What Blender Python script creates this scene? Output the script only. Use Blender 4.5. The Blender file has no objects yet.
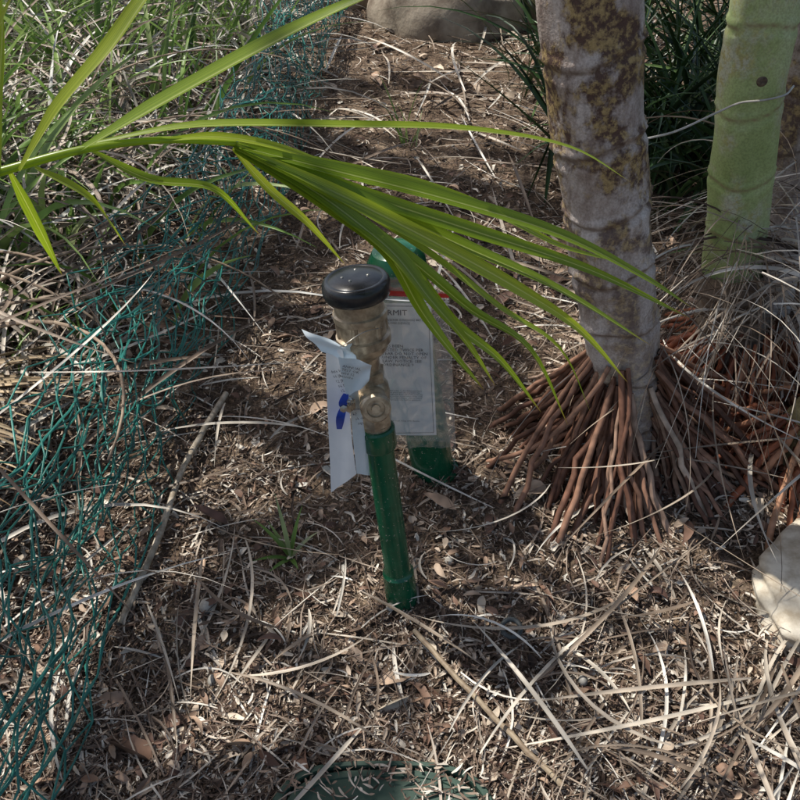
import bpy, math, random
import numpy as np
from mathutils import Vector, Matrix
rng=np.random.default_rng(7); random.seed(7)
scene=bpy.context.scene
scene.view_settings.view_transform='Standard'
try: scene.view_settings.look='None'
except Exception: pass
scene.view_settings.exposure=0
U=rng.uniform
# ------------------------------------------------------------------ light
S=np.array([-0.40,0.30,0.85]); S/=np.linalg.norm(S)
w=bpy.data.worlds.new("World"); scene.world=w; w.use_nodes=True
nt=w.node_tree; nt.nodes.clear()
sky=nt.nodes.new('ShaderNodeTexSky'); sky.sky_type='NISHITA'; sky.sun_disc=False
sky.sun_elevation=math.asin(S[2]); sky.sun_rotation=math.atan2(S[0],S[1])
sky.dust_density=4.0; sky.ozone_density=.6; sky.air_density=1.2
bg=nt.nodes.new('ShaderNodeBackground'); bg.inputs[1].default_value=0.135
out=nt.nodes.new('ShaderNodeOutputWorld')
nt.links.new(sky.outputs[0],bg.inputs[0]); nt.links.new(bg.outputs[0],out.inputs[0])
sl=bpy.data.lights.new('sun','SUN'); sl.energy=5.0; sl.angle=math.radians(0.5); sl.color=(1,.96,.88)
so=bpy.data.objects.new('sun',sl); scene.collection.objects.link(so)
so.rotation_euler=Vector(-S).to_track_quat('-Z','Y').to_euler(); so.location=(-3,3,6)
# ------------------------------------------------------------------ camera
cd=bpy.data.cameras.new('camera'); cam=bpy.data.objects.new('camera',cd); scene.collection.objects.link(cam)
cam.location=(0,0,1.5); cam.rotation_euler=(math.radians(48),0,0)
cd.sensor_fit='HORIZONTAL'; cd.angle=math.radians(52); cd.clip_start=0.02; cd.clip_end=500
scene.camera=cam
# ------------------------------------------------------------------ materials
def mat_new(name):
    m=bpy.data.materials.new(name); m.use_nodes=True
    n=m.node_tree; n.nodes.clear()
    o=n.nodes.new('ShaderNodeOutputMaterial'); b=n.nodes.new('ShaderNodeBsdfPrincipled')
    n.links.new(b.outputs[0],o.inputs[0]); return m,n,b,o
def setin(b,k,v):
    if k in b.inputs: b.inputs[k].default_value=v
def ramp(n,stops,interp='LINEAR'):
    r=n.nodes.new('ShaderNodeValToRGB'); cr=r.color_ramp; cr.interpolation=interp
    while len(cr.elements)<len(stops): cr.elements.new(0.5)
    for e,(p,c) in zip(cr.elements,stops): e.position=p; e.color=(*c,1)
    return r
def noise(n,scale,detail=4,rough=.6,coord='Object',vec=None,stretch=None):
    t=n.nodes.new('ShaderNodeTexNoise'); t.inputs['Scale'].default_value=scale
    t.inputs['Detail'].default_value=detail; t.inputs['Roughness'].default_value=rough
    if vec is None:
        tc=n.nodes.new('ShaderNodeTexCoord'); vec=tc.outputs[coord]
    if stretch:
        mp=n.nodes.new('ShaderNodeMapping'); mp.inputs['Scale'].default_value=stretch
        n.links.new(vec,mp.inputs[0]); vec=mp.outputs[0]
    n.links.new(vec,t.inputs['Vector']); return t
def mix(n,a,b,fac,mode='MIX'):
    m=n.nodes.new('ShaderNodeMix'); m.data_type='RGBA'; m.blend_type=mode
    for s,v in ((m.inputs[0],fac),(m.inputs[6],a),(m.inputs[7],b)):
        if hasattr(v,'links') or isinstance(v,bpy.types.NodeSocket): n.links.new(v,s)
        elif isinstance(v,(tuple,list)): s.default_value=(*v,1)
        else: s.default_value=v
    return m.outputs[2]
def bump(n,b,h,strength=.4,dist=.003):
    bp=n.nodes.new('ShaderNodeBump'); bp.inputs['Strength'].default_value=strength; bp.inputs['Distance'].default_value=dist
    n.links.new(h,bp.inputs['Height']); n.links.new(bp.outputs[0],b.inputs['Normal'])
def mat_island(name,stops,rough=.75,trans=0.0,var=30,spec=.3):
    m,n,b,o=mat_new(name)
    g=n.nodes.new('ShaderNodeNewGeometry')
    r=ramp(n,stops); n.links.new(g.outputs['Random Per Island'],r.inputs[0])
    t=noise(n,var,1); rr=ramp(n,[(.3,(.6,.6,.6)),(.7,(1.3,1.3,1.3))]); n.links.new(t.outputs[0],rr.inputs[0])
    c=mix(n,r.outputs[0],rr.outputs[0],1.0,'MULTIPLY')
    n.links.new(c,b.inputs['Base Color']); b.inputs['Roughness'].default_value=rough
    setin(b,'Specular IOR Level',spec)
    if trans>0:
        tr=n.nodes.new('ShaderNodeBsdfTranslucent'); n.links.new(c,tr.inputs[0])
        ms=n.nodes.new('ShaderNodeMixShader'); ms.inputs[0].default_value=trans
        n.links.new(b.outputs[0],ms.inputs[1]); n.links.new(tr.outputs[0],ms.inputs[2]); n.links.new(ms.outputs[0],o.inputs[0])
    return m
def mat_simple(name,c1,c2,scale=40,rough=.5,metal=0,bmp=.2,spec=.5,lo=.35,hi=.65,bd=.002):
    m,n,b,o=mat_new(name)
    t=noise(n,scale,4); r=ramp(n,[(lo,c1),(hi,c2)]); n.links.new(t.outputs[0],r.inputs[0])
    n.links.new(r.outputs[0],b.inputs['Base Color']); b.inputs['Roughness'].default_value=rough; b.inputs['Metallic'].default_value=metal
    setin(b,'Specular IOR Level',spec)
    if bmp: bump(n,b,t.outputs[0],bmp,bd)
    return m
# ------------------------------------------------------------------ mesh helpers
class Acc:
    def __init__(s): s.V=[];s.F=[];s.UV=[];s.A=[];s.n=0
    def add(s,V,F,UV=None,A=None):
        V=np.asarray(V,float).reshape(-1,3); s.V.append(V); s.F.append(np.asarray(F).reshape(-1,4)+s.n)
        s.UV.append(np.zeros((len(V),2)) if UV is None else np.asarray(UV,float).reshape(-1,2))
        s.A.append(np.zeros(len(V)) if A is None else np.asarray(A,float).reshape(-1)); s.n+=len(V)
    def obj(s,name,mat,parent=None,smooth=True,sharp=None):
        V=np.concatenate(s.V);F=np.concatenate(s.F);UV=np.concatenate(s.UV);A=np.concatenate(s.A)
        me=bpy.data.meshes.new(name)
        me.vertices.add(len(V)); me.vertices.foreach_set('co',V.astype(np.float32).ravel())
        me.loops.add(F.size); me.loops.foreach_set('vertex_index',F.astype(np.int32).ravel())
        me.polygons.add(len(F)); me.polygons.foreach_set('loop_start',np.arange(0,F.size,4,dtype=np.int32))
        try: me.polygons.foreach_set('loop_total',np.full(len(F),4,dtype=np.int32))
        except Exception: pass
        me.update(calc_edges=True)
        uv=me.uv_layers.new(name='UVMap'); uv.data.foreach_set('uv',UV[F.ravel()].astype(np.float32).ravel())
        at=me.attributes.new('mark','FLOAT','POINT'); at.data.foreach_set('value',A.astype(np.float32))
        me.polygons.foreach_set('use_smooth',np.full(len(F),smooth))
        if sharp: me.set_sharp_from_angle(angle=math.radians(sharp))
        me.validate(); me.update()
        o=bpy.data.objects.new(name,me); scene.collection.objects.link(o)
        if mat: me.materials.append(mat)
        if parent: o.parent=parent
        return o
def empty(name,loc=(0,0,0)):
    e=bpy.data.objects.new(name,None); e.empty_display_size=.05; scene.collection.objects.link(e); return e
def grid_faces(N,K,m):
    i=np.arange(N)[:,None,None]*K*m; k=np.arange(K-1)[None,:,None]*m; j=np.arange(m-1)[None,None,:]
    a=i+k+j; return np.stack([a,a+1,a+m+1,a+m],-1).reshape(-1,4)
def nrm(v): return v/np.maximum(np.linalg.norm(v,axis=-1,keepdims=True),1e-9)
def ribbons(acc,P,W,up=None,fold=.15,mark=0):
    P=np.asarray(P,float); N,K,_=P.shape
    W=np.broadcast_to(W,(N,K))[...,None]
    T=nrm(np.gradient(P,axis=1))
    if up is None: up=np.broadcast_to(np.array([0,0,1.]),(N,K,3))
    up=np.asarray(up,float)
    if up.ndim==2: up=np.broadcast_to(up[:,None,:],(N,K,3))
    Sd=nrm(np.cross(T,up)+1e-6); Nn=np.cross(Sd,T)
    V=np.stack([P-Sd*W/2+Nn*fold*W,P,P+Sd*W/2+Nn*fold*W],2)
    uv=np.zeros((N,K,3,2)); uv[...,0]=np.array([0,.5,1]); uv[...,1]=np.linspace(0,1,K)[None,:,None]
    acc.add(V,grid_faces(N,K,3),uv,np.zeros((N,K,3)))
def tubes(acc,P,R,m=6,uvscale=1.0,mark=None):
    P=np.asarray(P,float); N,K,_=P.shape; R=np.broadcast_to(R,(N,K)) if np.ndim(R)<3 else R
    T=nrm(np.gradient(P,axis=1)); ref=np.where(np.abs(T[...,2:3])>.9,np.array([1.,0,0]),np.array([0,0,1.]))
    ref=np.broadcast_to(ref[:,K//2:K//2+1],(N,K,3))
    A=nrm(np.cross(T,ref)); B=np.cross(A,T)
    th=np.linspace(0,2*math.pi,m+1)
    RR=R[...,None,None] if R.ndim==2 else R[...,None]
    V=P[:,:,None,:]+RR*(np.cos(th)[:,None]*A[:,:,None,:]+np.sin(th)[:,None]*B[:,:,None,:])
    seg=np.concatenate([np.zeros((N,1)),np.cumsum(np.linalg.norm(np.diff(P,axis=1),axis=2),1)],1)
    uv=np.zeros((N,K,m+1,2)); uv[...,0]=th/(2*math.pi); uv[...,1]=seg[:,:,None]
    acc.add(V,grid_faces(N,K,m+1),uv,mark)
def arcs(base,az,L,el0,el1,turn,K=7):
    t=np.linspace(0,1,K)[None,:]
    el=el0[:,None]+(el1-el0)[:,None]*t; a=az[:,None]+turn[:,None]*t
    d=np.stack([np.cos(el)*np.cos(a),np.cos(el)*np.sin(a),np.sin(el)],-1)*(L/(K-1))[:,None,None]
    N=len(base);return np.concatenate([np.zeros((N,1,3)),np.cumsum(d[:,:-1],1)],1)+np.asarray(base)[:,None,:]
def catmull(pts,n=40):
    p=np.array(pts,float); p=np.vstack([2*p[0]-p[1],p,2*p[-1]-p[-2]]); o=[]
    segs=len(p)-3; per=max(2,n//segs)
    for i in range(segs):
        for t in np.linspace(0,1,per,endpoint=False):
            a,b,c,d=p[i:i+4]
            o.append(.5*((2*b)+(-a+c)*t+(2*a-5*b+4*c-d)*t*t+(-a+3*b-3*c+d)*t**3))
    o.append(p[-2]); return np.array(o)
def lathe(acc,A,B,prof,m=32,flat=False):
    A=np.array(A,float);ax=nrm(np.array(B,float)-A); ref=np.array([0,0,1.]) if abs(ax[2])<.9 else np.array([0,1.,0])
    X=nrm(np.cross(ref,ax));Y=np.cross(ax,X); th=np.linspace(0,2*math.pi,m+1)+ (math.pi/m if flat else 0)
    prof=np.array(prof,float)
    V=A+prof[:,0][:,None,None]*ax+prof[:,1][:,None,None]*(np.cos(th)[:,None]*X+np.sin(th)[:,None]*Y)[None]
    uv=np.zeros((len(prof),m+1,2)); uv[...,0]=th/6.283; uv[...,1]=prof[:,0][:,None]
    acc.add(V,grid_faces(1,len(prof),m+1),uv)
def h(x,y):
    x=np.asarray(x,float);y=np.asarray(y,float)
    z=.010*np.sin(5.1*x+1.3)*np.cos(4.3*y+.4)+.006*np.sin(13*x+2*y)*np.sin(11*y-3*x+1)+.003*np.sin(31*x+17*y)*np.sin(27*y-12*x)
    s=np.clip((-x-.80)/.9,0,1); z=z+.12*s*s*(3-2*s)
    z=z+.05*np.exp(-((x-.62)**2+(y-1.5)**2)/.10)+.06*np.exp(-((x-.95)**2+(y-1.7)**2)/.12)
    far=np.clip((np.hypot(x,y-2)-4)/10,0,1); z=z+far*(.25*np.sin(.31*x+.5)*np.cos(.23*y))
    return z
# ------------------------------------------------------------------ ground
def axis(lo,hi,step,far):
    core=np.arange(lo,hi+step/2,step); l=[];d=step;v=lo
    while v>-far: d*=1.25; v-=d; l.append(v)
    r=[];d=step;v=hi
    while v<far: d*=1.25; v+=d; r.append(v)
    return np.array(l[::-1]+list(core)+r)
xs=axis(-2.2,2.2,.014,120);ys=axis(.2,5.6,.014,120)
X,Y=np.meshgrid(xs,ys); Z=h(X,Y)
near=(np.abs(X)<2.3)&(Y<5.8)&(Y>0)
rn=rng.normal(0,1,Z.shape); 
for _ in range(2): rn=(rn+np.roll(rn,1,0)+np.roll(rn,-1,0)+np.roll(rn,1,1)+np.roll(rn,-1,1))/3.2
Z=Z+np.where(near,rn*.0028,0)
g=Acc(); g.add(np.stack([X,Y,Z],-1),grid_faces(1,len(ys),len(xs)))
m_soil,n,b,o=mat_new('soil_material')
t1=noise(n,9,5,.7);t2=noise(n,140,4,.7)
r1=ramp(n,[(.3,(.040,.028,.021)),(.5,(.12,.086,.062)),(.7,(.27,.21,.155))]); n.links.new(t1.outputs[0],r1.inputs[0])
r2=ramp(n,[(.3,(.35,.33,.3)),(.52,(1,1,1)),(.68,(2.7,2.55,2.3))]); n.links.new(t2.outputs[0],r2.inputs[0])
c=mix(n,r1.outputs[0],r2.outputs[0],1,'MULTIPLY'); n.links.new(c,b.inputs['Base Color']); b.inputs['Roughness'].default_value=.95; setin(b,'Specular IOR Level',.15)
bump(n,b,t2.outputs[0],.9,.006)
g.obj('ground',m_soil)
# ------------------------------------------------------------------ litter
def spots(N,y0=.42,y1=5.6,p=1.3,marg=.3):
    u=U(0,1,N); e=1-p; y=(y0**e+(y1**e-y0**e)*u)**(1/e)
    x=U(-1,1,N)*(.42*y+.25+marg); k=~(((x-1.0)/.27)**2+((y-1.02)/.2)**2<.9); return x[k],y[k]
def clampz(P,off=.002):
    P=P.copy(); P[...,2]=np.maximum(P[...,2],h(P[...,0],P[...,1])+off); return P
straw=[(0,(.07,.046,.033)),(.3,(.18,.13,.094)),(.55,(.34,.27,.21)),(.8,(.52,.46,.385)),(1,(.70,.66,.59))]
m_chip=mat_island('litter_chip_material',[(0,(.035,.023,.017)),(.35,(.12,.077,.054)),(.58,(.28,.20,.145)),(.78,(.52,.43,.34)),(1,(.74,.69,.60))],.7)
m_straw=mat_island('dry_blade_material',straw,.55,0,18)
m_pale=mat_island('pale_blade_material',[(0,(.15,.108,.078)),(.35,(.31,.245,.185)),(.7,(.52,.46,.38)),(1,(.72,.68,.61))],.45,0,15)
m_leaf=mat_island('dead_leaf_material',[(0,(.10,.055,.042)),(.45,(.24,.14,.095)),(.8,(.44,.31,.22)),(1,(.64,.54,.42))],.6,0,30)
A=Acc()
x,y=spots(62000);N=len(x); L=U(.005,.030,N)*(.8+.25*y); az=U(0,6.28,N)
P=arcs(np.stack([x,y,h(x,y)+U(.001,.012,N)],-1),az,L,rng.normal(0,.4,N),rng.normal(0,.4,N),rng.normal(0,.6,N),3)
P[...,2]=np.maximum(P[...,2],h(P[...,0],P[...,1])+.001)
W=(rng.lognormal(-5.6,.6,N)*(.8+.2*y))[:,None]*np.array([.6,1,.5])
ribbons(A,P,W,rng.normal(0,.4,(N,3))+[0,0,1],.2)
A.obj('leaf_litter',m_chip,smooth=False)
A=Acc()
x,y=spots(2400,p=1.1);N=len(x)
L=rng.lognormal(-2.4,.5,N)*(.8+.2*y); az=rng.normal(2.2,1.3,N)
P=clampz(arcs(np.stack([x,y,h(x,y)+U(.002,.02,N)],-1),az,L,U(-.05,.3,N),U(-.4,.1,N),rng.normal(0,.8,N),7))
W=(U(.0014,.006,N)*(.8+.2*y))[:,None]*np.array([.5,.9,1,1,.9,.7,.2])
ribbons(A,P,W,rng.normal(0,.4,(N,3))+[0,0,1],.25)
A.obj('dry_grass_blades',m_straw)
A=Acc()
def longpile(A,N,cx,cy,sx,sy,azm,azs,L0,L1,W0,W1,z0=.004,z1=.05,e0=.35,K=12,turn=.5,e1=-.6,xmax=9):
    x=np.minimum(rng.normal(cx,sx,N),xmax-np.abs(rng.normal(0,.05,N)));y=rng.normal(cy,sy,N);L=U(L0,L1,N)
    P=clampz(arcs(np.stack([x,y,h(x,y)+U(z0,z1,N)],-1),rng.normal(azm,azs,N),L,U(-.05,e0,N),U(e1,0,N),rng.normal(0,turn,N),K),.003)
    t=np.linspace(0,1,K); prof=np.clip(np.minimum(.4+t*3,(1-t)*2.2+.06),0,1)
    ribbons(A,P,U(W0,W1,N)[:,None]*prof,rng.normal(0,.35,(N,3))+[0,0,1],.3)
longpile(A,76,.78,.84,.19,.2,4.1,.5,.25,.6,.003,.010,.004,.06,turn=.7)
longpile(A,34,.6,.66,.25,.1,.4,1.0,.2,.5,.003,.009,turn=.7)
longpile(A,26,-.38,1.25,.2,.35,5.2,1,.15,.45,.003,.009)
longpile(A,36,.85,1.35,.2,.2,4.3,.7,.3,.6,.003,.007,.05,.2,.5)
longpile(A,80,.2,2.4,.5,.6,2.5,1.5,.2,.6,.004,.012)
longpile(A,150,.2,3.9,.9,.7,2.5,1.5,.3,.8,.006,.016)
longpile(A,24,-.2,.8,.3,.15,3,1.5,.10,.3,.003,.009)
A.obj('fallen_palm_leaflets',m_pale)
A=Acc();x,y=spots(3000);N=len(x)
P=clampz(arcs(np.stack([x,y,h(x,y)+U(.002,.02,N)],-1),U(0,6.28,N),U(.03,.2,N),U(-.1,.2,N),U(-.2,.1,N),rng.normal(0,.9,N),6),.001)
P+=rng.normal(0,.0015,P.shape); tubes(A,P,(U(.0006,.0020,N)[:,None]*np.linspace(1,.5,6)),4)
A.obj('twigs',mat_island('twig_material',[(0,(.06,.04,.03)),(.5,(.18,.12,.09)),(1,(.42,.34,.27))],.8))
A=Acc()
def leaves(A,x,y,L,K=8):
    N=len(x);P=clampz(arcs(np.stack([x,y,h(x,y)+U(.004,.02,N)],-1),U(0,6.28,N),L,U(-.1,.7,N),U(-1.4,.2,N),rng.normal(0,.8,N),K),.003)
    t=np.linspace(0,1,K);ribbons(A,P,(L*U(.2,.5,N))[:,None]*(np.sin(np.pi*t**.8)*.95+.04)*U(.8,1.1,(N,K)),rng.normal(0,.45,(N,3))+[0,0,1],U(.05,.5))
for _ in range(6):
    x,y=spots(240);leaves(A,x,y,rng.lognormal(-3.4,.4,len(x))*(.7+.3*y))
for (lx,ly,LL) in [(.02,.80,.085),(.05,.77,.07),(-.16,.64,.07),(-.045,.83,.08),(-.25,1.37,.07),(.30,1.05,.06),(-.4,.75,.06),(.62,.72,.06),(-.42,1.0,.05)]:
    for k in range(2): leaves(A,np.array([lx]),np.array([ly]),np.array([LL]))
A.obj('dead_leaves',m_leaf)
def sphere_batch(A,C,R,sq,m=8,k=6):
    N=len(C);ph=np.linspace(0,math.pi,k);th=np.linspace(0,2*math.pi,m+1)
    u=np.stack([np.sin(ph)[:,None]*np.cos(th),np.sin(ph)[:,None]*np.sin(th),np.cos(ph)[:,None]*np.ones_like(th)],-1)
    sc=R[:,None,None,None]*sq[:,None,None,:]; V=C[:,None,None,:]+u[None]*sc
    A.add(V,grid_faces(N,k,m+1))
A=Acc();x,y=spots(3400,p=1.6);N=len(x);R=np.minimum(rng.lognormal(-5.6,.4,N),.009)
sphere_batch(A,np.stack([x,y,h(x,y)+R*.4],-1),R,U(.6,1.2,(N,3)))
A.obj('pebbles',mat_island('pebble_material',[(0,(.08,.055,.04)),(.5,(.25,.17,.11)),(.75,(.38,.32,.24)),(1,(.6,.55,.48))],.6))
A=Acc();C=np.array([(-.41,1.0,.012),(-.02,1.0,.008),(-.37,.83,.01),(.36,.83,.01),(-.47,.97,.008),(.11,1.12,.008)]);
sphere_batch(A,C,np.array([.018,.009,.012,.012,.01,.012]),U(.7,1.1,(6,3)),14,10); A.obj('small_stones',mat_simple('stone_material',(.3,.28,.24),(.5,.47,.42),60,.8))
A=Acc();tubes(A,catmull([(.03,.93,.03),(.13,.80,.028),(.29,.62,.02)],12)[None]+rng.normal(0,.0008,(1,13,3)),np.full((1,13),.0055),8)
A.obj('dead_palm_stalk',mat_simple('stalk_material',(.2,.14,.09),(.38,.3,.2),50,.6))
A=Acc();tubes(A,catmull([(-.47,1.66,.03),(-.53,1.4,.03),(-.55,1.15,.025),(-.58,.95,.02)],18)[None]+rng.normal(0,.001,(1,19,3)),np.full((1,19),.008),8)
A.obj('dead_palm_stalk.001',mat_simple('stalk_pale_material',(.25,.2,.14),(.5,.43,.34),50,.7))
# ------------------------------------------------------------------ left bank
A=Acc()
longpile(A,430,-1.2,1.5,.3,.7,1.9,.8,.3,.75,.004,.013,.02,.18,.7,12,.7,-.7,-.86)
longpile(A,360,-1.35,2.7,.45,.6,1.6,1.0,.4,.9,.004,.013,.02,.30,.8,12,.8,-.7,-.80)
longpile(A,130,-.95,.8,.12,.3,1.9,.5,.2,.45,.003,.010,.01,.10,.5,12,.6,-.6,-.80)
longpile(A,40,-1.0,1.8,.2,.5,.0,.6,.4,.75,.004,.010,.15,.40,.6,14,1.3,-.9,-.76)
A.obj('dry_palm_thatch',m_straw)
A=Acc();N=18;P=clampz(arcs(np.stack([U(-1.5,-.95,N),U(1.5,2.9,N),U(.1,.35,N)],-1),rng.normal(.8,.7,N),U(.6,1.1,N),U(0,.7,N),U(-.9,-.2,N),rng.normal(0,1.1,N),16),.01)
tubes(A,P,U(.003,.006,N)[:,None]*np.linspace(1,.5,16),6);A.obj('dead_vine_stems',mat_simple('vine_material',(.16,.105,.07),(.40,.30,.21),30,.7))
A=Acc()
N=40; ang=np.linspace(-.45,.5,N); base=np.tile([-1.14,1.36,.22],(N,1)); base[:,1]+=np.linspace(-.10,.12,N)
P=arcs(base,ang-.1,U(.26,.42,N),U(.1,.3,N),U(-.5,-.2,N),U(-.3,.3,N),10); 
t=np.linspace(0,1,10);ribbons(A,clampz(P,.03),.014*np.clip((1-t)*2,0.08,1),rng.normal(0,.3,(N,3))+[0,0,1],.45)
A.obj('dead_palm_frond',mat_island('tan_frond_material',[(0,(.25,.16,.085)),(1,(.55,.43,.27))],.55,0))
def net_sheet(a,y,layer):
    by=[.3,.6,1.13,1.55,1.885,2.64,4.25,5.6]; bx=[-.62,-.61,-.58,-.58,-.53,-.45,-.36,-.30]
    ty=[.3,.6,.9,1.6,2.5,4,5.6]; tx=[-.72,-.73,-.75,-.75,-.64,-.50,-.44]; tz=[.33,.35,.38,.35,.38,.42,.40]
    B=np.stack([np.interp(y,by,bx),y,h(np.interp(y,by,bx),y)+.03],-1); Tt=np.stack([np.interp(y,ty,tx),y,np.interp(y,ty,tz)],-1)
    f=a[...,None]; P=B+(Tt-B)*f
    bulge=np.sin(np.pi*np.clip(a,0,1))
    P[...,0]+=bulge*(.04+.03*np.sin(3.1*y+layer))+.020*np.sin(7*y+6*a+layer*2)+.012*np.sin(17*y+13*a+layer)
    P[...,2]+=.022*np.sin(6*y+9*a+layer*3)+.03*bulge*(1+np.sin(4*y+layer))+.010*np.sin(23*y+layer+a*12)
    P[...,0]+=(.03 if layer else 0)*np.cos(2.3*y); return P
A=Acc()
for layer in (0,1,2):
    ns=(14,12,9)[layer]; st=np.arange(.30,5.6,(.080,.095,.07)[layer]); K=len(st)
    kk=np.arange(ns)[:,None]; ii=np.arange(K)[None,:]
    a=(kk+.5+.5*np.where((ii+kk)%2==0,1,-1)*.94)/ns*(1.0,1.12,.6)[layer]+(-.02,-.02,.35)[layer]
    a=a+.07*np.sin(a*14+st*3.1+layer)+.03*np.sin(a*31-st*5)+rng.normal(0,.007,(1,K))
    yy=st[None,:]+ (0,.015,.03)[layer]+.12*a+.05*np.sin(a*6+st*2)+rng.normal(0,.006,(ns,K))
    s2=np.linspace(0,K-1,2*K-1); a2=np.stack([np.interp(s2,np.arange(K),q) for q in a]); y2=np.stack([np.interp(s2,np.arange(K),q) for q in yy])
    P=net_sheet(a2,y2,layer*1.7)+rng.normal(0,.0015,(ns,2*K-1,3))
    P[...,2]=np.maximum(P[...,2],h(P[...,0],P[...,1])+.012)
    tubes(A,P,np.full((ns,2*K-1),.0021),5)
m_net,n,b,o=mat_new('netting_material')
t=noise(n,6,3);r=ramp(n,[(.35,(.008,.085,.068)),(.65,(.028,.23,.185))]);n.links.new(t.outputs[0],r.inputs[0]);n.links.new(r.outputs[0],b.inputs['Base Color']);b.inputs['Roughness'].default_value=.33
A.obj('plastic_netting_fence',m_net)
m_green=mat_island('grass_green_material',[(0,(.08,.16,.035)),(.5,(.17,.29,.065)),(.85,(.28,.40,.12)),(1,(.46,.49,.30))],.35,.3,8)
m_silver=mat_island('silver_blade_material',[(0,(.2,.18,.145)),(.5,(.44,.41,.35)),(1,(.72,.71,.67))],.4,0,8)
m_dark=mat_island('dark_foliage_material',[(0,(.015,.035,.012)),(.6,(.04,.085,.025)),(1,(.10,.16,.05))],.35,0,8)
def grass(A,N,cx,cy,sx,sy,L0,L1,W0,W1,e0=(.9,1.5),e1=(-.6,.8),K=10,azm=None,azs=3,xmax=9):
    x=np.minimum(rng.normal(cx,sx,N),xmax);y=rng.normal(cy,sy,N)
    az=U(0,6.28,N) if azm is None else rng.normal(azm,azs,N)
    P=arcs(np.stack([x,y,h(x,y)-.01],-1),az,U(L0,L1,N),U(*e0,N),U(*e1,N),rng.normal(0,.3,N),K)
    P=clampz(P,.003);t=np.linspace(0,1,K)
    ribbons(A,P,U(W0,W1,N)[:,None]*np.clip(np.minimum(.3+t*4,(1-t)*1.8+.03),0,1),rng.normal(0,.5,(N,3))+[0,0,1],.3)
A=Acc()
for cx,cy,N in [(-1.05,2.4,36),(-1.5,2.6,70),(-1.05,3.2,55),(-1.5,3.8,90),(-.95,4.3,60),(-2.2,3.3,70),(-1.9,4.8,100),(-1.1,5.2,110),(-.8,2.75,8)]:
    grass(A,N,cx,cy,.2,.25,.35,1.05,.008,.026,xmax=-.68)
grass(A,30,-1.15,1.85,.2,.2,.2,.6,.005,.014,xmax=-.85)
grass(A,22,-1.25,2.1,.15,.15,.6,1.1,.014,.028,(1.0,1.4),(-.5,.3))
A.obj('grass_clump',m_green)
A=Acc()
for cx,cy,N in [(-1.3,3.0,260),(-1.9,4.2,280),(-1.0,4.6,260),(-.95,3.6,110),(-1.5,2.2,140)]:
    grass(A,N,cx,cy,.35,.35,.3,.9,.004,.020,(.3,1.3),(-1,.2),xmax=-.68)
A.obj('dry_grass_clump',m_silver)
A=Acc()
for cx,cy,N in [(1.0,2.9,120),(1.35,2.6,120),(1.25,3.3,130),(.85,3.6,60),(1.7,2.9,110),(1.6,3.8,120),(1.0,4.6,120),(1.9,2.2,70),(.80,2.75,20)]:
    grass(A,N,cx,cy,.15,.18,.5,1.1,.010,.024)
A.obj('strap_leaf_plant',m_dark)
A=Acc()
for k in range(46):
    a=k/46*math.pi-.1; cx=math.cos(a)*7.5; cy=3+math.sin(a)*5.5
    grass(A,80,cx,cy,.6,.5,.8,2.2,.03,.07,(.8,1.5),(-.8,.6),6)
A.obj('background_foliage',m_dark)
A=Acc();P=arcs(np.tile([-.245,1.13,.0],(8,1)),np.array([2.6,2.0,.6,3.4,1.2,5.2,4.0,2.3]),np.array([.13,.17,.09,.09,.13,.05,.07,.10]),np.array([1.0,1.35,.9,.6,1.2,.7,.5,.8]),np.array([.3,.9,.1,-.2,.6,-.1,0,.5]),np.zeros(8),8)
t=np.linspace(0,1,8);ribbons(A,P,.011*(np.sin(np.pi*t**.7)*.9+.06)[None,:],None,.3);A.obj('weed_seedling',m_green)
A=Acc();grass(A,9,.02,3.25,.02,.02,.15,.4,.004,.008,(1.1,1.5),(.2,1));A.obj('grass_tuft',m_green)
# ------------------------------------------------------------------ boulders
def rock(name,c,s,mat,seed=0):
    r=np.random.default_rng(seed);k,m=40,60;ph=np.linspace(0,math.pi,k);th=np.linspace(0,2*math.pi,m+1)
    u=np.stack([np.sin(ph)[:,None]*np.cos(th),np.sin(ph)[:,None]*np.sin(th),np.cos(ph)[:,None]*np.ones_like(th)],-1)
    d=np.ones((k,m+1))
    for i in range(14):
        q=r.normal(0,1,3);q/=np.linalg.norm(q);d=np.minimum(d,r.uniform(.72,.95)/np.maximum((u@q),.05))
    for i in range(10):
        q=r.normal(0,5,3);d+=.012*np.sin(u@q+r.uniform(0,6))
    A=Acc();A.add(np.array(c)+u*d[...,None]*np.array(s),grid_faces(1,k,m+1));return A.obj(name,mat)
m_rock=mat_simple('boulder_material',(.18,.14,.105),(.45,.39,.31),7,.85,0,.6,bd=.02)
rock('boulder',(.30,4.85,.02),(.48,.36,.34),m_rock,3)
rock('boulder.001',(-.42,5.3,.0),(.35,.3,.2),m_rock,8)
rock('limestone_slab',(1.0,1.02,.01),(.30,.24,.075),mat_simple('limestone_material',(.4,.33,.24),(.70,.64,.53),25,.85,0,.5,bd=.005),5)
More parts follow.
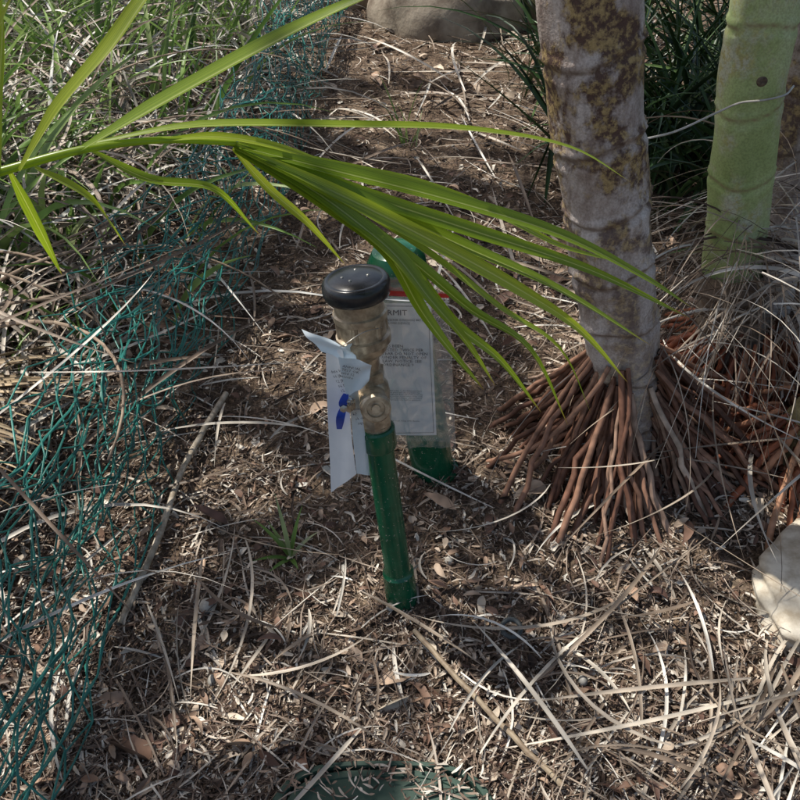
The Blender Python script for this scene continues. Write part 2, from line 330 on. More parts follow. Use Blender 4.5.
# ------------------------------------------------------------------ palms
def trunk_mesh(A,path,radf,rings,m=48,ridge=.004,w=.006,seed=1,n=260):
    r=np.random.default_rng(seed);P=catmull(path,n);z=P[:,2];K=len(P)
    th=np.linspace(0,2*math.pi,m+1)
    R=np.zeros((K,m+1));mark=np.zeros((K,m+1));base=radf(z)
    for i,zr in enumerate(rings):
        ph=r.uniform(0,6.28);zz=zr+.010*np.sin(th+ph)+.004*np.sin(3*th+ph)
        dd=(z[:,None]-zz[None,:])
        R+=ridge*np.exp(-(dd/w)**2)*(1+.5*np.sin(23*th+ph))-.8*ridge*np.exp(-((dd+.016)/w)**2)+.6*ridge*np.exp(-((dd+.03)/.012)**2)
        mark=np.maximum(mark,np.exp(-((dd+.008)/(w*.9))**2)*(.75+.25*np.sin(31*th+ph)))
    lump=np.zeros((K,m+1))
    for i in range(8): lump+=.0010*np.sin(r.integers(1,6)*th[None,:]+r.uniform(-40,40)*z[:,None]+r.uniform(0,6))
    RR=base[:,None]+R+lump; RR[:,-1]=RR[:,0]; mark[:,-1]=mark[:,0]
    tubes(A,P[None],RR[None],m,mark=mark)
def trunk_mat(name,cols,patch,patchcol,ringcol,lo=.45,hi=.6,streak=(1,1,.35),sc=14,green=False):
    m,n,b,o=mat_new(name)
    t=noise(n,sc,6,.7,stretch=streak);r=ramp(n,cols);n.links.new(t.outputs[0],r.inputs[0])
    t2=noise(n,patch,6,.65,stretch=(1,1,.8));r2=ramp(n,[(lo,(0,0,0)),(hi,(1,1,1))]);n.links.new(t2.outputs[0],r2.inputs[0])
    tc=n.nodes.new('ShaderNodeTexCoord');sp=n.nodes.new('ShaderNodeSeparateXYZ');n.links.new(tc.outputs['Object'],sp.inputs[0])
    mr=n.nodes.new('ShaderNodeMapRange');mr.inputs[1].default_value=.35;mr.inputs[2].default_value=.8;n.links.new(sp.outputs[2],mr.inputs[0])
    mr.inputs[3].default_value=.5 if not green else 1
    mm=n.nodes.new('ShaderNodeMath');mm.operation='MULTIPLY';n.links.new(r2.outputs[0],mm.inputs[0]);n.links.new(mr.outputs[0],mm.inputs[1])
    t3=noise(n,60,4,.7);r3=ramp(n,[(.46,patchcol[0]),(.60,patchcol[1])]);n.links.new(t3.outputs[0],r3.inputs[0])
    c=mix(n,r.outputs[0],r3.outputs[0],mm.outputs[0])
    t4=noise(n,220,2,.6);r4=ramp(n,[(.35,(.7,.68,.66)),(.6,(1.1,1.1,1.1))]);n.links.new(t4.outputs[0],r4.inputs[0]);c=mix(n,c,r4.outputs[0],.7,'MULTIPLY')
    at=n.nodes.new('ShaderNodeAttribute');at.attribute_name='mark'
    m2=n.nodes.new('ShaderNodeMath');m2.operation='MULTIPLY';m2.inputs[1].default_value=.9;n.links.new(at.outputs['Fac'],m2.inputs[0])
    c=mix(n,c,ringcol,m2.outputs[0]);n.links.new(c,b.inputs['Base Color']);b.inputs['Roughness'].default_value=.5 if green else .75
    bump(n,b,t3.outputs[0] if not green else t.outputs[0],.6 if not green else .15,.005);return m
m_tr1=trunk_mat('palm_bark_material',[(.30,(.16,.11,.09)),(.42,(.36,.29,.25)),(.55,(.56,.49,.45)),(.75,(.72,.67,.62))],9,((.10,.055,.04),(.42,.30,.13)),(.12,.08,.06),.45,.52)
m_tr2=trunk_mat('green_culm_material',[(.3,(.26,.35,.12)),(.5,(.40,.50,.21)),(.75,(.60,.66,.42))],6,((.54,.56,.42),(.46,.42,.18)),(.30,.23,.14),.5,.62,green=True,sc=5,streak=(1,1,.6))
m_tr3=trunk_mat('brown_bark_material',[(.3,(.08,.055,.04)),(.6,(.2,.155,.12)),(.8,(.36,.3,.25))],9,((.08,.05,.03),(.25,.18,.1)),(.06,.04,.03))
m_tr4=trunk_mat('yellow_bark_material',[(.3,(.22,.17,.08)),(.6,(.44,.37,.18)),(.8,(.62,.54,.34))],9,((.1,.07,.03),(.3,.22,.1)),(.06,.04,.03))
m_root=mat_island('root_material',[(0,(.075,.036,.024)),(.4,(.19,.092,.06)),(.75,(.32,.175,.115)),(1,(.46,.35,.27))],.6,0,40)
m_root2=mat_island('red_root_material',[(0,(.12,.038,.02)),(.5,(.33,.105,.05)),(1,(.45,.24,.14))],.6,0,40)
m_canopy=mat_island('palm_crown_material',[(0,(.05,.09,.02)),(.6,(.09,.15,.035)),(1,(.14,.2,.05))],.45,0,5)
def roots(A,cx,cy,rt,z0,z1,r0,r1,N,rad=(.005,.009),lean=None,front=0):
    a=U(0,6.283,N);zs=U(z0,z1,N)
    if front>0: 
        da=np.abs((a-4.95+math.pi)%6.283-math.pi); zs=np.where(da<.35,zs*front,zs)
    ro=U(r0,r1,N)*(.55+.45*(zs-z0)/(z1-z0+1e-6));K=10
    t=np.linspace(0,1,K)[None,:];rr=rt*.86+(ro[:,None]-rt*.86)*(t**1.1);a2=a[:,None]+rng.normal(0,.22,(N,1))*t
    lx=(lean[0]*zs if lean else 0*zs)[:,None]*(1-t)
    x=cx+lx+rr*np.cos(a2);y=cy+rr*np.sin(a2);zg=h(x[:,-1],y[:,-1])-.02
    z=zs[:,None]+(zg-zs)[:,None]*(t**1.05)
    P=np.stack([x,y,z],-1)+rng.normal(0,.005,(N,K,3))*np.sin(np.pi*t)[...,None]
    tubes(A,P,U(*rad,N)[:,None]*np.linspace(.85,1.0,K)[None],7)
gaps=[(-.30,1.41,.16,.09),(.22,1.12,.20,.08),(.42,1.04,.14,.07),(.64,.98,.18,.08),(.86,1.04,.20,.15),(.60,1.38,.11,.10),(-.12,.98,.08,.06),(.03,.80,.10,.07),
 (-.58,1.3,.08,.2),(-.3,.78,.09,.08),(.8,.75,.22,.10),(.38,.74,.16,.08),(-.95,1.4,.22,.5),(-.75,.8,.12,.25),(.2,3.6,.6,.15),(.1,3.0,.30,.1),(.0,2.4,.15,.08),(.15,1.35,.07,.06),(-.35,1.8,.12,.09),(.75,1.15,.09,.07),(0.3,4.2,.5,.12),
 (.55,.58,.38,.10),(.2,.48,.25,.10),(.75,.68,.15,.08),(.45,.42,.2,.08),(.28,.86,.08,.07),(.22,.99,.07,.06),(-1.5,2.9,.8,1.0),(-1.5,4.5,1.0,.9),(.67,1.33,.07,.06),(.75,1.22,.06,.06),(.83,1.12,.08,.06),(1.25,1.4,.12,.1)]
gr=np.random.default_rng(99)
for _ in range(50):
    yy=gr.uniform(.6,3.6); gaps.append((gr.uniform(-.5,.9)*(.5+.4*yy),yy,gr.uniform(.03,.08),gr.uniform(.025,.06)))
def sun_ok(M,dl=.04):  # crowns are thinned by this so sun falls on the chosen patches
    g=M-S*(M[:,2]/S[2])[:,None];k=np.ones(len(M),bool)
    for (x,y,rx,ry) in gaps:
        q=((g[:,0]-x)/(rx+dl))**2+((g[:,1]-y)/(ry+dl))**2;k&=~(q<1)
    return k
def crown(Af,Ar,c,nf,Lf,seed,el=(.15,1.1),n=50,wd=.036):
    r=np.random.default_rng(seed)
    for i in range(nf):
        az=i*2.399+r.uniform(-.2,.2);L=Lf*r.uniform(.8,1.1);e=r.uniform(*el)
        R=arcs(np.array([c]),np.array([az]),np.array([L]),np.array([e]),np.array([e-1.25]),np.array([r.uniform(-.2,.2)]),24)[0]
        tubes(Ar,R[None],np.linspace(.014,.003,24)[None],6)
        T=nrm(np.gradient(R,axis=0))
        for sd in (-1,1):
            s=np.linspace(.16,1,n)*23;i0=np.clip(s.astype(int),0,22);f=(s-i0)[:,None];B=R[i0]*(1-f)+R[i0+1]*f;Td=T[i0]
            side=nrm(np.cross(Td,[0,0,1.]))*sd;D=nrm(side*1.0+Td*.75+r.normal(0,.1,(n,3)))
            azl=np.arctan2(D[:,1],D[:,0]);ell=np.arcsin(np.clip(D[:,2],-1,1))+.2
            Ll=.62*np.sin(np.pi*np.linspace(.22,.93,n))**.6*r.uniform(.85,1.1,n)
            P=arcs(B,azl,Ll,ell,ell-r.uniform(.5,1.1,n),np.zeros(n),9)
            ok=np.ones((n,9),bool)
            for j in range(9): ok[:,j]=sun_ok(P[:,j])
            k=ok.all(1); P=P[:,::2]
            if k.sum(): ribbons(Af,P[k],np.full((int(k.sum()),1),wd)*np.array([.5,1,1,.75,.08]),None,.2)
def palm(name,path,radf,rings,mat,nf,Lf,seed,cn=50,cw=.036,**kw):
    E=empty(name);A=Acc();trunk_mesh(A,path,radf,rings,seed=seed,**kw);A.obj('trunk',mat,E)
    Af=Acc();Ar=Acc();crown(Af,Ar,np.array(path[-1]),nf,Lf,seed,n=cn,wd=cw);Af.obj('fronds',m_canopy,E);Ar.obj('rachises',m_canopy,E);return E
P1=[(.61,1.45,-.08),(.585,1.45,.02),(.455,1.47,.53),(.325,1.5,1.07),(.2,1.58,1.9),(.1,1.65,3.0),(.05,1.7,4.6)]
E1=palm('palm_tree',P1,lambda z: .077+.012*np.clip(z/1.1,0,1),[.16,.30,.43,.57,.71,.84,1.0,1.17,1.35,1.55,1.8,2.1,2.4,2.7,3,3.4,3.8,4.2],m_tr1,9,2.0,11,ridge=.005,n=520)
A=Acc();roots(A,.585,1.44,.080,.04,.36,.15,.44,460,(.0045,.009),(-.22,0),.3);A.obj('aerial_roots',m_root,E1)
P2=[(.90,1.70,-.05),(.865,1.72,.2),(.815,1.75,.463),(.728,1.75,1.0),(.68,1.8,1.8),(.75,1.95,3.2),(.8,2.0,4.8)]
E2=palm('palm_tree.001',P2,lambda z: .070-.002*np.clip(z,0,2),[.5,.64,.80,.965,1.13,1.3,1.5,1.7,2.0,2.3,2.6,2.9,3.3,3.8,4.3],m_tr2,9,2.1,22,ridge=.003,w=.004,n=520)
A=Acc();trunk_mesh(A,[(.91,1.70,-.05),(.875,1.715,.15),(.835,1.735,.38)],lambda z:.082+.006*np.sin(z*60),[.05,.10,.16,.21,.27,.33],seed=4,ridge=.008,n=90);A.obj('old_bark',m_tr3,E2)
A=Acc();roots(A,.90,1.70,.09,.03,.26,.16,.40,220,(.005,.0095));A.obj('aerial_roots',m_root2,E2)
A=Acc();lathe(A,(.742,1.684,.862),(.742,1.60,.868),[(-.01,.014),(.0,.012),(.004,.008),(.002,.004),(.002,.0001)],16);A.obj('leaf_scar',m_tr3,E2)
P3=[(1.15,2.1,-.05),(1.13,2.1,.1),(1.06,2.1,.5),(.98,2.1,.95),(.95,2.2,1.8),(1.1,2.4,3.1),(1.2,2.5,5)]
E3=palm('palm_tree.002',P3,lambda z:.072+0*z,[.2,.38,.55,.72,.9,1.1,1.4,1.7,2,2.3,2.6],m_tr1,7,2.0,33,n=300)
P4=[(.99,1.42,-.05),(1.0,1.42,.08),(1.07,1.42,.30),(1.22,1.44,.8),(1.35,1.5,1.6),(1.4,1.6,2.9),(1.4,1.6,4.6)]
E4=palm('palm_tree.003',P4,lambda z:.085+0*z,[.06,.12,.18,.25,.33,.42,.55,.7,.9,1.1,1.4,1.7,2,2.4],m_tr4,7,2.1,44,n=300)
A=Acc();roots(A,.99,1.42,.095,.02,.20,.14,.36,170,(.005,.0095));A.obj('aerial_roots',m_root2,E4)
rg=[.3,.6,.9,1.2,1.6,2,2.4,2.8,3.2,3.6,4,4.4,4.8]
palm('added_shade_palm',[(-2.9,3.4,-.05),(-2.9,3.4,.6),(-2.7,3.3,2.4),(-2.1,2.9,4.6)],lambda z:.08+0*z,rg,m_tr1,26,2.5,55,76,.052,n=200)  # unseen palm added to block the sun over the middle ground
palm('added_shade_palm.001',[(-3.2,5.2,-.05),(-3.1,5.1,.6),(-2.7,4.9,2.4),(-1.7,4.4,4.9)],lambda z:.08+0*z,rg,m_tr1,18,2.5,66,64,.050,n=200)  # second palm out of view, added for its shade on the ground
A=Acc()
def skirt(A,c,N,L0,L1,azm,azs,z0,z1,w0=.002,w1=.006,e0=(-.4,.7),e1=(-1.6,-1.0)):
    x=rng.normal(c[0],.06,N);y=rng.normal(c[1],.05,N)
    P=clampz(arcs(np.stack([x,y,U(z0,z1,N)],-1),rng.normal(azm,azs,N),U(L0,L1,N),U(*e0,N),U(*e1,N),rng.normal(0,.4,N),14),.004)
    ribbons(A,P,U(w0,w1,N)[:,None]*np.linspace(1,.3,14)[None],rng.normal(0,1,(N,3)),.3)
skirt(A,(.83,1.70),90,.3,.6,4.4,1.1,.38,.56)
skirt(A,(.95,1.62),60,.3,.5,4.0,1.0,.25,.5,.003,.012)
skirt(A,(.70,1.50),22,.4,.7,5.3,.4,.35,.6,.002,.005)
skirt(A,(1.0,1.9),90,.3,.7,3,1.6,.3,.6)
skirt(A,(.5,1.52),10,.2,.45,3.0,.6,.3,.5,.002,.004)
A.obj('palm_fibre_skirt',m_straw)
# ------------------------------------------------------------------ green palm frond over the valve
m_fr,n,b,o=mat_new('fresh_frond_material')
gg=n.nodes.new('ShaderNodeNewGeometry');r=ramp(n,[(0,(.19,.29,.025)),(.5,(.28,.39,.04)),(1,(.42,.50,.07))]);n.links.new(gg.outputs['Random Per Island'],r.inputs[0])
uvn=n.nodes.new('ShaderNodeUVMap');sp=n.nodes.new('ShaderNodeSeparateXYZ');n.links.new(uvn.outputs[0],sp.inputs[0])
tv=noise(n,1,3,.6,vec=uvn.outputs[0],stretch=(26,1.2,1));rw=ramp(n,[(.35,(.62,.68,.6)),(.65,(1.2,1.15,1.1))]);n.links.new(tv.outputs[0],rw.inputs[0])
c=mix(n,r.outputs[0],rw.outputs[0],1,'MULTIPLY')
rm=ramp(n,[(.44,(0,0,0)),(.5,(1,1,1)),(.56,(0,0,0))]);n.links.new(sp.outputs[0],rm.inputs[0]);c=mix(n,c,(.52,.58,.22),rm.outputs[0])
tr_=ramp(n,[(.93,(0,0,0)),(1,(1,1,1))]);n.links.new(sp.outputs[1],tr_.inputs[0]);c=mix(n,c,(.28,.17,.06),tr_.outputs[0])
n.links.new(c,b.inputs['Base Color']);b.inputs['Roughness'].default_value=.3
tr=n.nodes.new('ShaderNodeBsdfTranslucent');cc=mix(n,c,(1.4,1.4,.7),1,'MULTIPLY');n.links.new(cc,tr.inputs[0]);ms=n.nodes.new('ShaderNodeMixShader');ms.inputs[0].default_value=.48
n.links.new(b.outputs[0],ms.inputs[1]);n.links.new(tr.outputs[0],ms.inputs[2]);n.links.new(ms.outputs[0],o.inputs[0])
FL={
'r':([(-.62,.74,1.03),(-.491,.8,1.081),(-.436,.83,1.087),(-.354,.86,1.098),(-.273,.89,1.096),(-.194,.92,1.079)],0),
'1':([(-.338,.87,1.102),(-.227,.9,1.108),(-.058,.92,1.099),(.084,.95,1.081),(.214,.98,1.045),(.307,1,.987)],.014),
'2':([(-.206,.92,1.079),(-.084,.92,1.045),(.063,.93,.999),(.211,.95,.938),(.332,.96,.869),(.422,.97,.806)],.018),
'3':([(-.2,.92,1.079),(-.061,.92,1.018),(.09,.93,.957),(.256,.94,.89),(.415,.95,.802)],.019),
'4':([(-.195,.92,1.076),(-.073,.91,1.024),(.077,.92,.941),(.215,.92,.871),(.356,.92,.777)],.019),
'5':([(-.195,.92,1.075),(-.084,.9,1.029),(.038,.9,.96),(.158,.9,.885),(.25,.91,.811),(.337,.92,.707)],.019),
'6':([(-.195,.92,1.074),(-.096,.9,1.029),(.025,.89,.952),(.133,.89,.86),(.224,.9,.784),(.288,.9,.659)],.019),
'7':([(-.195,.92,1.073),(-.085,.9,1.009),(.013,.88,.943),(.092,.88,.867),(.178,.88,.8),(.249,.88,.658)],.018),
'8':([(-.195,.92,1.072),(-.096,.9,1.022),(0,.87,.95),(.066,.87,.858),(.137,.87,.79),(.204,.87,.693)],.018),
'9':([(-.195,.92,1.071),(-.085,.9,1.009),(-.012,.87,.964),(.038,.86,.898),(.086,.86,.832),(.132,.86,.753)],.021),
'10':([(-.195,.92,1.07),(-.091,.9,1.009),(-.019,.88,.958),(.026,.86,.882),(.066,.85,.824),(.116,.85,.753)],.021),
'11':([(-.198,.92,1.072),(-.159,.92,1.018),(-.114,.92,.97),(-.073,.93,.905)],.011),
'12':([(-.195,.92,1.072),(-.136,.93,1.02),(-.077,.94,.973),(-.042,.95,.93)],.013),
'13':([(-.19,.92,1.08),(-.087,.95,1.036),(.026,.98,.994),(.136,1.0,.939),(.229,1.02,.879),(.326,1.03,.844)],.014),
'N1':([(-.414,.83,1.087),(-.339,.8,1.168),(-.261,.76,1.24),(-.199,.74,1.303),(-.13,.72,1.35)],.022),
'N2':([(-.357,.86,1.096),(-.253,.85,1.153),(-.139,.84,1.213),(-.047,.83,1.258),(.06,.82,1.30)],.021),
'N3':([(-.436,.83,1.087),(-.395,.8,1.18),(-.362,.78,1.25),(-.34,.76,1.30)],.022),
'N4':([(-.49,.80,1.075),(-.42,.76,1.17),(-.36,.72,1.24),(-.30,.69,1.31)],.020),
'N6':([(-.406,.85,1.082),(-.363,.87,1.032),(-.347,.9,.953)],.013),
'N7':([(-.435,.85,1.077),(-.428,.86,.998),(-.429,.88,.921)],.013),
'N8':([(-.347,.87,1.093),(-.297,.9,1.042),(-.229,.93,1.013),(-.185,.95,.938)],.012),
'N9':([(-.273,.89,1.096),(-.2,.91,1.09),(-.12,.93,1.06),(-.03,.96,1.0)],.010),
}
EF=empty('palm_frond');A=Acc();fr=np.random.default_rng(21)
for k,(pts,wd) in FL.items():
    P=catmull(pts,30)
    if k=='r':
        T_=Acc();tubes(T_,P[None],np.linspace(.006,.0035,len(P))[None],10);T_.obj('rachis',m_fr,EF);continue
    K=len(P);t=np.linspace(0,1,K);up=np.array([fr.normal(0,.25),-.55+fr.normal(0,.25),.8])
    tw=np.linspace(0,fr.normal(0,.35),K);upv=up[None,:]+np.stack([tw,0*tw,0*tw],-1)
    ribbons(A,P[None],(wd*np.clip(np.minimum(.35+t*3,((1-t)*2.0)**.8+.02),0,1))[None],upv[None],.25)
A.obj('leaflets',m_fr,EF)
# ------------------------------------------------------------------ riser and quick coupler valve
m_pipe,n,b,o=mat_new('green_pipe_paint')
t=noise(n,30,4);r=ramp(n,[(.3,(.004,.07,.03)),(.7,(.008,.11,.05))]);n.links.new(t.outputs[0],r.inputs[0])
t2=noise(n,210,2,.5);r2=ramp(n,[(.68,(0,0,0)),(.73,(1,1,1))]);n.links.new(t2.outputs[0],r2.inputs[0])
c=mix(n,r.outputs[0],(.42,.4,.33),r2.outputs[0]);n.links.new(c,b.inputs['Base Color']);b.inputs['Roughness'].default_value=.22;bump(n,b,t.outputs[0],.1,.002)
m_brass=mat_simple('weathered_brass',(.28,.215,.15),(.58,.48,.35),60,.36,.5,.3)
m_black=mat_simple('black_plastic',(.008,.009,.012),(.025,.028,.034),30,.25,0,.05)
m_blue=mat_simple('blue_paint',(.01,.04,.3),(.02,.08,.5),30,.35,0,.05)
m_steel=mat_simple('bolt_steel',(.3,.29,.27),(.5,.48,.45),50,.35,.9,.1)
m_dkgreen=mat_simple('dark_green_plastic',(.008,.04,.026),(.035,.075,.052),20,.55,0,.15)
B0=np.array([.006,1.027,-.02]);AX=nrm(np.array([-.076,.093,.744]));E=empty('irrigation_quick_coupler_valve')
def at(d): return B0+AX*d
A=Acc();lathe(A,B0,at(1),[(0,.030),(.015,.034),(.02,.034),(.10,.033),(.105,.0285),(.11,.027),(.435,.026),(.437,.031),(.441,.033),(.480,.033),(.484,.030),(.485,.02)],40);A.obj('riser_pipe',m_pipe,E,sharp=35)
A=Acc()
lathe(A,at(.48),at(1),[(0,.020),(.001,.026),(.012,.027),(.014,.022)],40)
lathe(A,at(.492),at(1),[(0,.02),(.002,.032),(.028,.032),(.030,.022)],6,True)
lathe(A,at(.520),at(1),[(0,.020),(.006,.026),(.02,.031),(.04,.033),(.055,.031),(.066,.024),(.07,.021)],40)
lathe(A,at(.585),at(1),[(0,.018),(.002,.029),(.022,.029),(.024,.020)],6,True)
lathe(A,at(.607),at(1),[(0,.0215),(.02,.0215),(.030,.024),(.040,.036),(.048,.040),(.058,.041),(.060,.047),(.074,.047),(.076,.041),(.105,.040),(.107,.046),(.118,.046),(.120,.042),(.15,.042),(.151,.04)],44)
for k in range(6):
    a=k*1.047+.3;X=nrm(np.cross(AX,[0,1,0]));Yv=np.cross(AX,X);dd=math.cos(a)*X+math.sin(a)*Yv
    lathe(A,at(.683)+dd*.039,at(.75)+dd*.039,[(0,.001),(.001,.006),(.030,.006),(.031,.001)],8)
ctr=at(.558);D1=nrm(np.array([.12,-.92,.35]))
lathe(A,ctr,ctr+D1,[(.02,.024),(.050,.022),(.052,.019),(.060,.019),(.061,.0265),(.076,.0265),(.080,.023),(.080,.016),(.075,.015),(.075,.008),(.081,.007),(.081,.0001)],32)
D2=nrm(np.array([-.95,-.3,.05]));lathe(A,ctr,ctr+D2,[(.02,.016),(.05,.015),(.052,.011),(.068,.011),(.07,.0001)],20)
lathe(A,ctr+D2*.045,ctr+D2*.045+D1,[(0,.010),(.03,.010),(.032,.013),(.044,.013),(.046,.0001)],6,True)
A.obj('brass_body',m_brass,E,sharp=30)
LB=.752
A=Acc();lathe(A,at(LB),at(1),[(0,.036),(.001,.050),(.004,.0545),(.010,.0565),(.022,.0568),(.028,.0555),(.033,.052),(.0345,.047),(.0335,.045),(.0345,.043),(.038,.034),(.040,.02),(.041,.0001)],64);A.obj('lid',m_black,E,sharp=50)
A=Acc();X=nrm(np.cross(AX,[0,1,0]));Yv=-np.cross(X,AX)
for (a,bq) in ((-.022,.006),(.0,-.018),(.02,.008),(.006,.022)):
    c0=at(LB)+AX*.0395+X*a+Yv*bq; lathe(A,c0,c0+AX,[(-.001,.003),(.0012,.0028),(.0014,.0001)],12)
A.obj('lid_studs',m_steel,E)
A=Acc();hc=ctr+D2*.055+D1*.045
def plate(A,pts,half,th,nv):
    P=catmull(pts,16);ribbons(A,P[None],np.asarray(half)[None]*2,np.array([nv]),.0)
    ribbons(A,P[None]+nrm(np.array(nv))*th,np.asarray(half)[None]*2,np.array([nv]),.0)
hp=[hc+np.array([.006,0,.03]),hc+np.array([.0,-.003,.012]),hc,hc+np.array([-.006,-.003,-.022]),hc+np.array([-.010,.004,-.055])]
K=len(catmull(hp,16));plate(A,hp,.0045+.0028*np.abs(np.sin(np.linspace(0,2*math.pi,K))),.003,D1)
A.obj('handle',m_blue,E)
A=Acc()
for dz,dx in ((.034,-.028),):
    c0=ctr+np.array([dx-.01,-.055,dz]);lathe(A,c0,c0+D1,[(0,.0001),(0,.007),(.006,.007),(.007,.0035),(.016,.0035),(.017,.0001)],6)
lathe(A,hc,hc+D1,[(.002,.0001),(.002,.007),(.009,.007),(.010,.0001)],6,True)
A.obj('bolts',m_steel,E,sharp=30)
m_paper=mat_simple('paper_white',(.76,.78,.80),(.86,.87,.88),12,.6,0,.05)
m_tag=mat_simple('tag_pale_blue',(.62,.72,.78),(.76,.82,.86),12,.45,0,.05)
m_ink,n,b,o=mat_new('ink');b.inputs['Base Color'].default_value=(.04,.045,.07,1)
m_red=mat_simple('red_zip',(.5,.02,.02),(.65,.04,.03),30,.4,0,0)
def bil(q,u,v):
    q=[np.array(p) for p in q];u=u[...,None];v=v[...,None];return (q[0]*(1-u)+q[1]*u)*(1-v)+(q[3]*(1-u)+q[2]*u)*v
def sheet(name,q,mat,parent,nu=14,nv=18,wr=.002,off=0,curl=0,seed=0,crinkle=0):
    r=np.random.default_rng(seed);u,v=np.meshgrid(np.linspace(0,1,nu),np.linspace(0,1,nv));P=bil(q,u,v)
    nn=nrm(np.cross(np.array(q[1])-q[0],np.array(q[3])-q[0]));nn=nn if nn[1]<0 else -nn
    d=off+curl*(u-.5)**2*4
    for i in range(4): d=d+wr*.5*np.sin(r.uniform(2,9)*u+r.uniform(2,9)*v+r.uniform(0,6))
    for i in range(9):
        an=r.uniform(0,3.14);f=r.uniform(8,22);d=d+crinkle*np.abs(np.sin(f*(math.cos(an)*u+math.sin(an)*v)+r.uniform(0,6)))**4*r.uniform(.3,1)
    P=P+nn*(d[...,None]);A=Acc();A.add(P,grid_faces(1,nv,nu),np.stack([u,v],-1));return A.obj(name,mat,parent)
def text(body,q,u,v,size,mat,parent,off=.002,name='printed_text',sp=1.0):
    q=[np.array(p,float) for p in q];ux=nrm(q[1]-q[0]);vd=q[3]-q[0];vd=nrm(vd-ux*(vd@ux));nn=np.cross(ux,-vd)
    if nn[1]>0: nn=-nn
    p=bil(q,np.array(u),np.array(v))+nn*off
    cu=bpy.data.curves.new(name,'FONT');cu.body=body;cu.size=size;cu.space_line=sp;cu.align_y='TOP';cu.resolution_u=1
    o_=bpy.data.objects.new(name,cu);scene.collection.objects.link(o_);cu.materials.append(mat)
    up=-vd;M=Matrix(((ux[0],up[0],nn[0],p[0]),(ux[1],up[1],nn[1],p[1]),(ux[2],up[2],nn[2],p[2]),(0,0,0,1)));o_.matrix_world=M;o_.parent=parent;return o_
EB=empty('permit_notice_bag')
bagq=[(-.108,1.2,.705),(.084,1.19,.700),(.112,1.16,.335),(-.098,1.17,.325)]
m_film,n,b,o=mat_new('clear_plastic_film')
tp=n.nodes.new('ShaderNodeBsdfTransparent');gl=n.nodes.new('ShaderNodeBsdfGlossy');gl.inputs['Roughness'].default_value=.10;df=n.nodes.new('ShaderNodeBsdfDiffuse');df.inputs[0].default_value=(.8,.84,.86,1)
m1=n.nodes.new('ShaderNodeMixShader');m1.inputs[0].default_value=.35;m2=n.nodes.new('ShaderNodeMixShader');m2.inputs[0].default_value=.24
n.links.new(gl.outputs[0],m1.inputs[1]);n.links.new(df.outputs[0],m1.inputs[2]);n.links.new(tp.outputs[0],m2.inputs[1]);n.links.new(m1.outputs[0],m2.inputs[2]);n.links.new(m2.outputs[0],o.inputs[0])
q=[np.array(p) for p in bagq]
paq=[bil(q,np.array(a),np.array(b_)) for a,b_ in ((.05,.13),(.83,.115),(.82,.93),(.04,.94))]
sheet('paper',paq,m_paper,EB,wr=.0008,seed=1)
bk=[p+np.array([0,.006,0]) for p in q];sheet('bag_back',bk,m_film,EB,wr=.002,seed=2,nu=40,nv=50,crinkle=-.0015)
sheet('bag_front',q,m_film,EB,wr=.003,off=.006,nu=70,nv=90,seed=3,crinkle=.0026)
for v0,v1,mm_ in ((.030,.055,m_red),(.070,.078,m_paper)):
    sheet('zip_strip',[bil(q,np.array(a),np.array(b_)) for a,b_ in ((0,v0),(1,v0),(1,v1),(0,v1))],mm_,EB,40,3,.001,.016)
text("PERMIT",paq,.38,.035,.016,m_ink,EB)
text("CITY WATER DIVISION 4471\nBACKFLOW DEVICE",paq,.36,.10,.0066,m_ink,EB)
text("HAS BEEN\nTESTED TWICE PER\nYEAR DO NOT OPEN\nUNDER PENALTY OF\nLAW, NOTICE: SEE\nORDINANCE 9",paq,.40,.28,.0088,m_ink,EB,sp=.95)
text("Attach this notice to the device and leave\nin a visible place until the inspection has\nbeen completed. Removal of this notice by\nany other person is a violation of the code\nand may be punished with a fine as stated\nin the municipal code. Call for questions.",paq,.38,.62,.0044,m_ink,EB,sp=1.0)
text("Owner copy, keep with device.",paq,.40,.86,.0052,m_ink,EB)
for a in (((.33,.02),(.335,.98)),((.965,.02),(.97,.98)),((.33,.015),(.97,.018)),((.33,.975),(.97,.978))):
    (u0,v0),(u1,v1)=a;Q=[bil(paq,np.array(x_),np.array(y_)) for x_,y_ in ((u0,v0),(u1,v0),(u1,v1),(u0,v1))];sheet('border_line',Q,m_ink,EB,3,3,0,.0015)
ET=empty('inspection_tag')
qa=[(-.122,1.065,.652),(-.092,1.055,.667),(-.080,1.035,.385),(-.131,1.05,.318)];sheet('left_leaf',qa,m_paper,ET,wr=.002,curl=.003)
qb=[(-.092,1.055,.667),(-.080,1.075,.66),(-.056,1.058,.355),(-.080,1.035,.385)];sheet('right_leaf',qb,m_tag,ET,wr=.001)
text("\n".join(["date by","06 JR","12 JR","06 MS","12 MS","-----","TEST","4471","1 inch","RP","ok ok","sign"]),qa,.22,.12,.0080,m_ink,ET,.006,sp=1.25)
ET2=empty('inspection_tag.001')
qc=[(-.160,1.075,.690),(-.074,1.045,.668),(-.066,1.045,.632),(-.128,1.06,.655)];sheet('leaf',qc,m_tag,ET2,wr=.004,curl=.004)
ET3=empty('inspection_tag.002')
qd=[(-.100,1.035,.664),(-.046,1.035,.650),(-.052,1.035,.610),(-.090,1.04,.570)];sheet('leaf',qd,m_tag,ET3,wr=.003,curl=.003)
text("ANNUAL\nTEST OK\nvalid 12\nmonths",qd,.12,.12,.0075,m_ink,ET3,.007)
A=Acc();tubes(A,catmull([(-.10,1.06,.665),(-.09,1.03,.69),(-.06,1.05,.70),(-.03,1.09,.68)],12)[None],np.full((1,13),.0008),5);A.obj('wire',m_steel,ET)
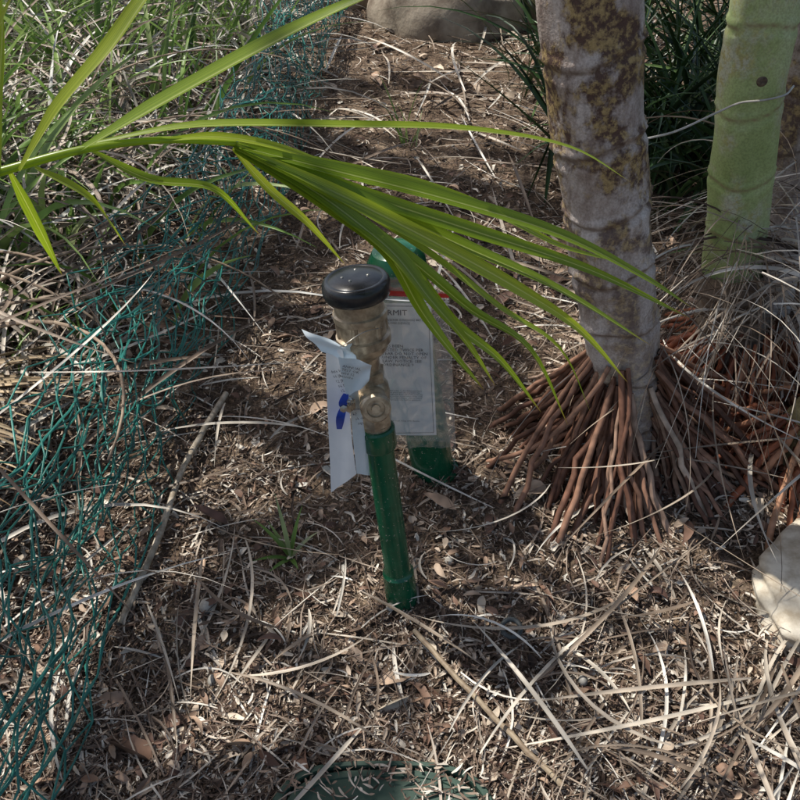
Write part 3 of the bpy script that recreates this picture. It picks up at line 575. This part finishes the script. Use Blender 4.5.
# twine from the front trunk, round the green trunk
tw=[(.42,1.52,.80),(.49,1.55,.800),(.57,1.62,.785),(.66,1.665,.805),(.70,1.664,.825),(.745,1.660,.832),(.795,1.680,.835),(.826,1.72,.838)]
A=Acc();tubes(A,catmull(tw,35)[None],np.full((1,len(catmull(tw,35))),.0022),6);A.obj('tie_wire',mat_simple('wire_material',(.40,.38,.34),(.6,.57,.52),50,.5,.2,0))
# ------------------------------------------------------------------ green post behind
E=empty('green_standpipe');A=Acc()
lathe(A,(.087,1.40,-.02),(-.014,1.42,.64),[(0,.062),(.03,.062),(.034,.052),(.54,.050),(.545,.060),(.60,.062),(.63,.060),(.655,.045),(.665,.02),(.667,.0001)],40)
A.obj('pipe',m_pipe,E,sharp=35)
A=Acc();c0=np.array([-.005,1.418,.56]);lathe(A,c0,c0+np.array([-.5,-.8,.1]),[(.03,.022),(.075,.022),(.077,.03),(.09,.03),(.092,.0001)],8,True);A.obj('side_plug',m_pipe,E,sharp=35)
# ------------------------------------------------------------------ valve box lid
E=empty('irrigation_valve_box');A=Acc()
def sup(r0,z,m=72,n_=3.2,rx=.20,ry=.135):
    th=np.linspace(0,2*math.pi,m+1);c,s=np.cos(th),np.sin(th)
    return np.stack([-.030+rx*r0*np.sign(c)*np.abs(c)**(2/n_),.532+ry*r0*np.sign(s)*np.abs(s)**(2/n_),np.full(m+1,z)],-1)
A.add(np.stack([sup(a,z) for a,z in ((1,-.04),(1,.020),(.985,.024),(.93,.024),(.925,.022),(.925,.002),(.89,.002),(.89,.016),(.88,.019),(.8,.019),(.79,.016),(.3,.016),(.02,.017))]),grid_faces(1,13,73))
A.obj('lid',m_dkgreen,E,sharp=30)
A=Acc();N=170;x=U(-.24,.18,N);y=U(.60,.665,N);P=arcs(np.stack([x,y,U(.026,.030,N)],-1),U(0,6.28,N),U(.006,.035,N),U(-.1,.1,N),U(-.1,.1,N),rng.normal(0,.6,N),4);P[...,2]=np.clip(P[...,2],.026,.032);ribbons(A,P,U(.002,.005,N)[:,None]*np.array([.5,1,.8,.2]),None,.1);A.obj('debris',m_chip,E)
A=Acc();th=np.linspace(0,2*math.pi,25);c=np.stack([.228+.019*np.cos(th),.935+.019*np.sin(th),.030+.003*np.sin(th)],-1);tubes(A,c[None],np.full((1,25),.005),10)
A.obj('rubber_ring',mat_simple('rubber',(.03,.035,.035),(.08,.09,.09),60,.6))
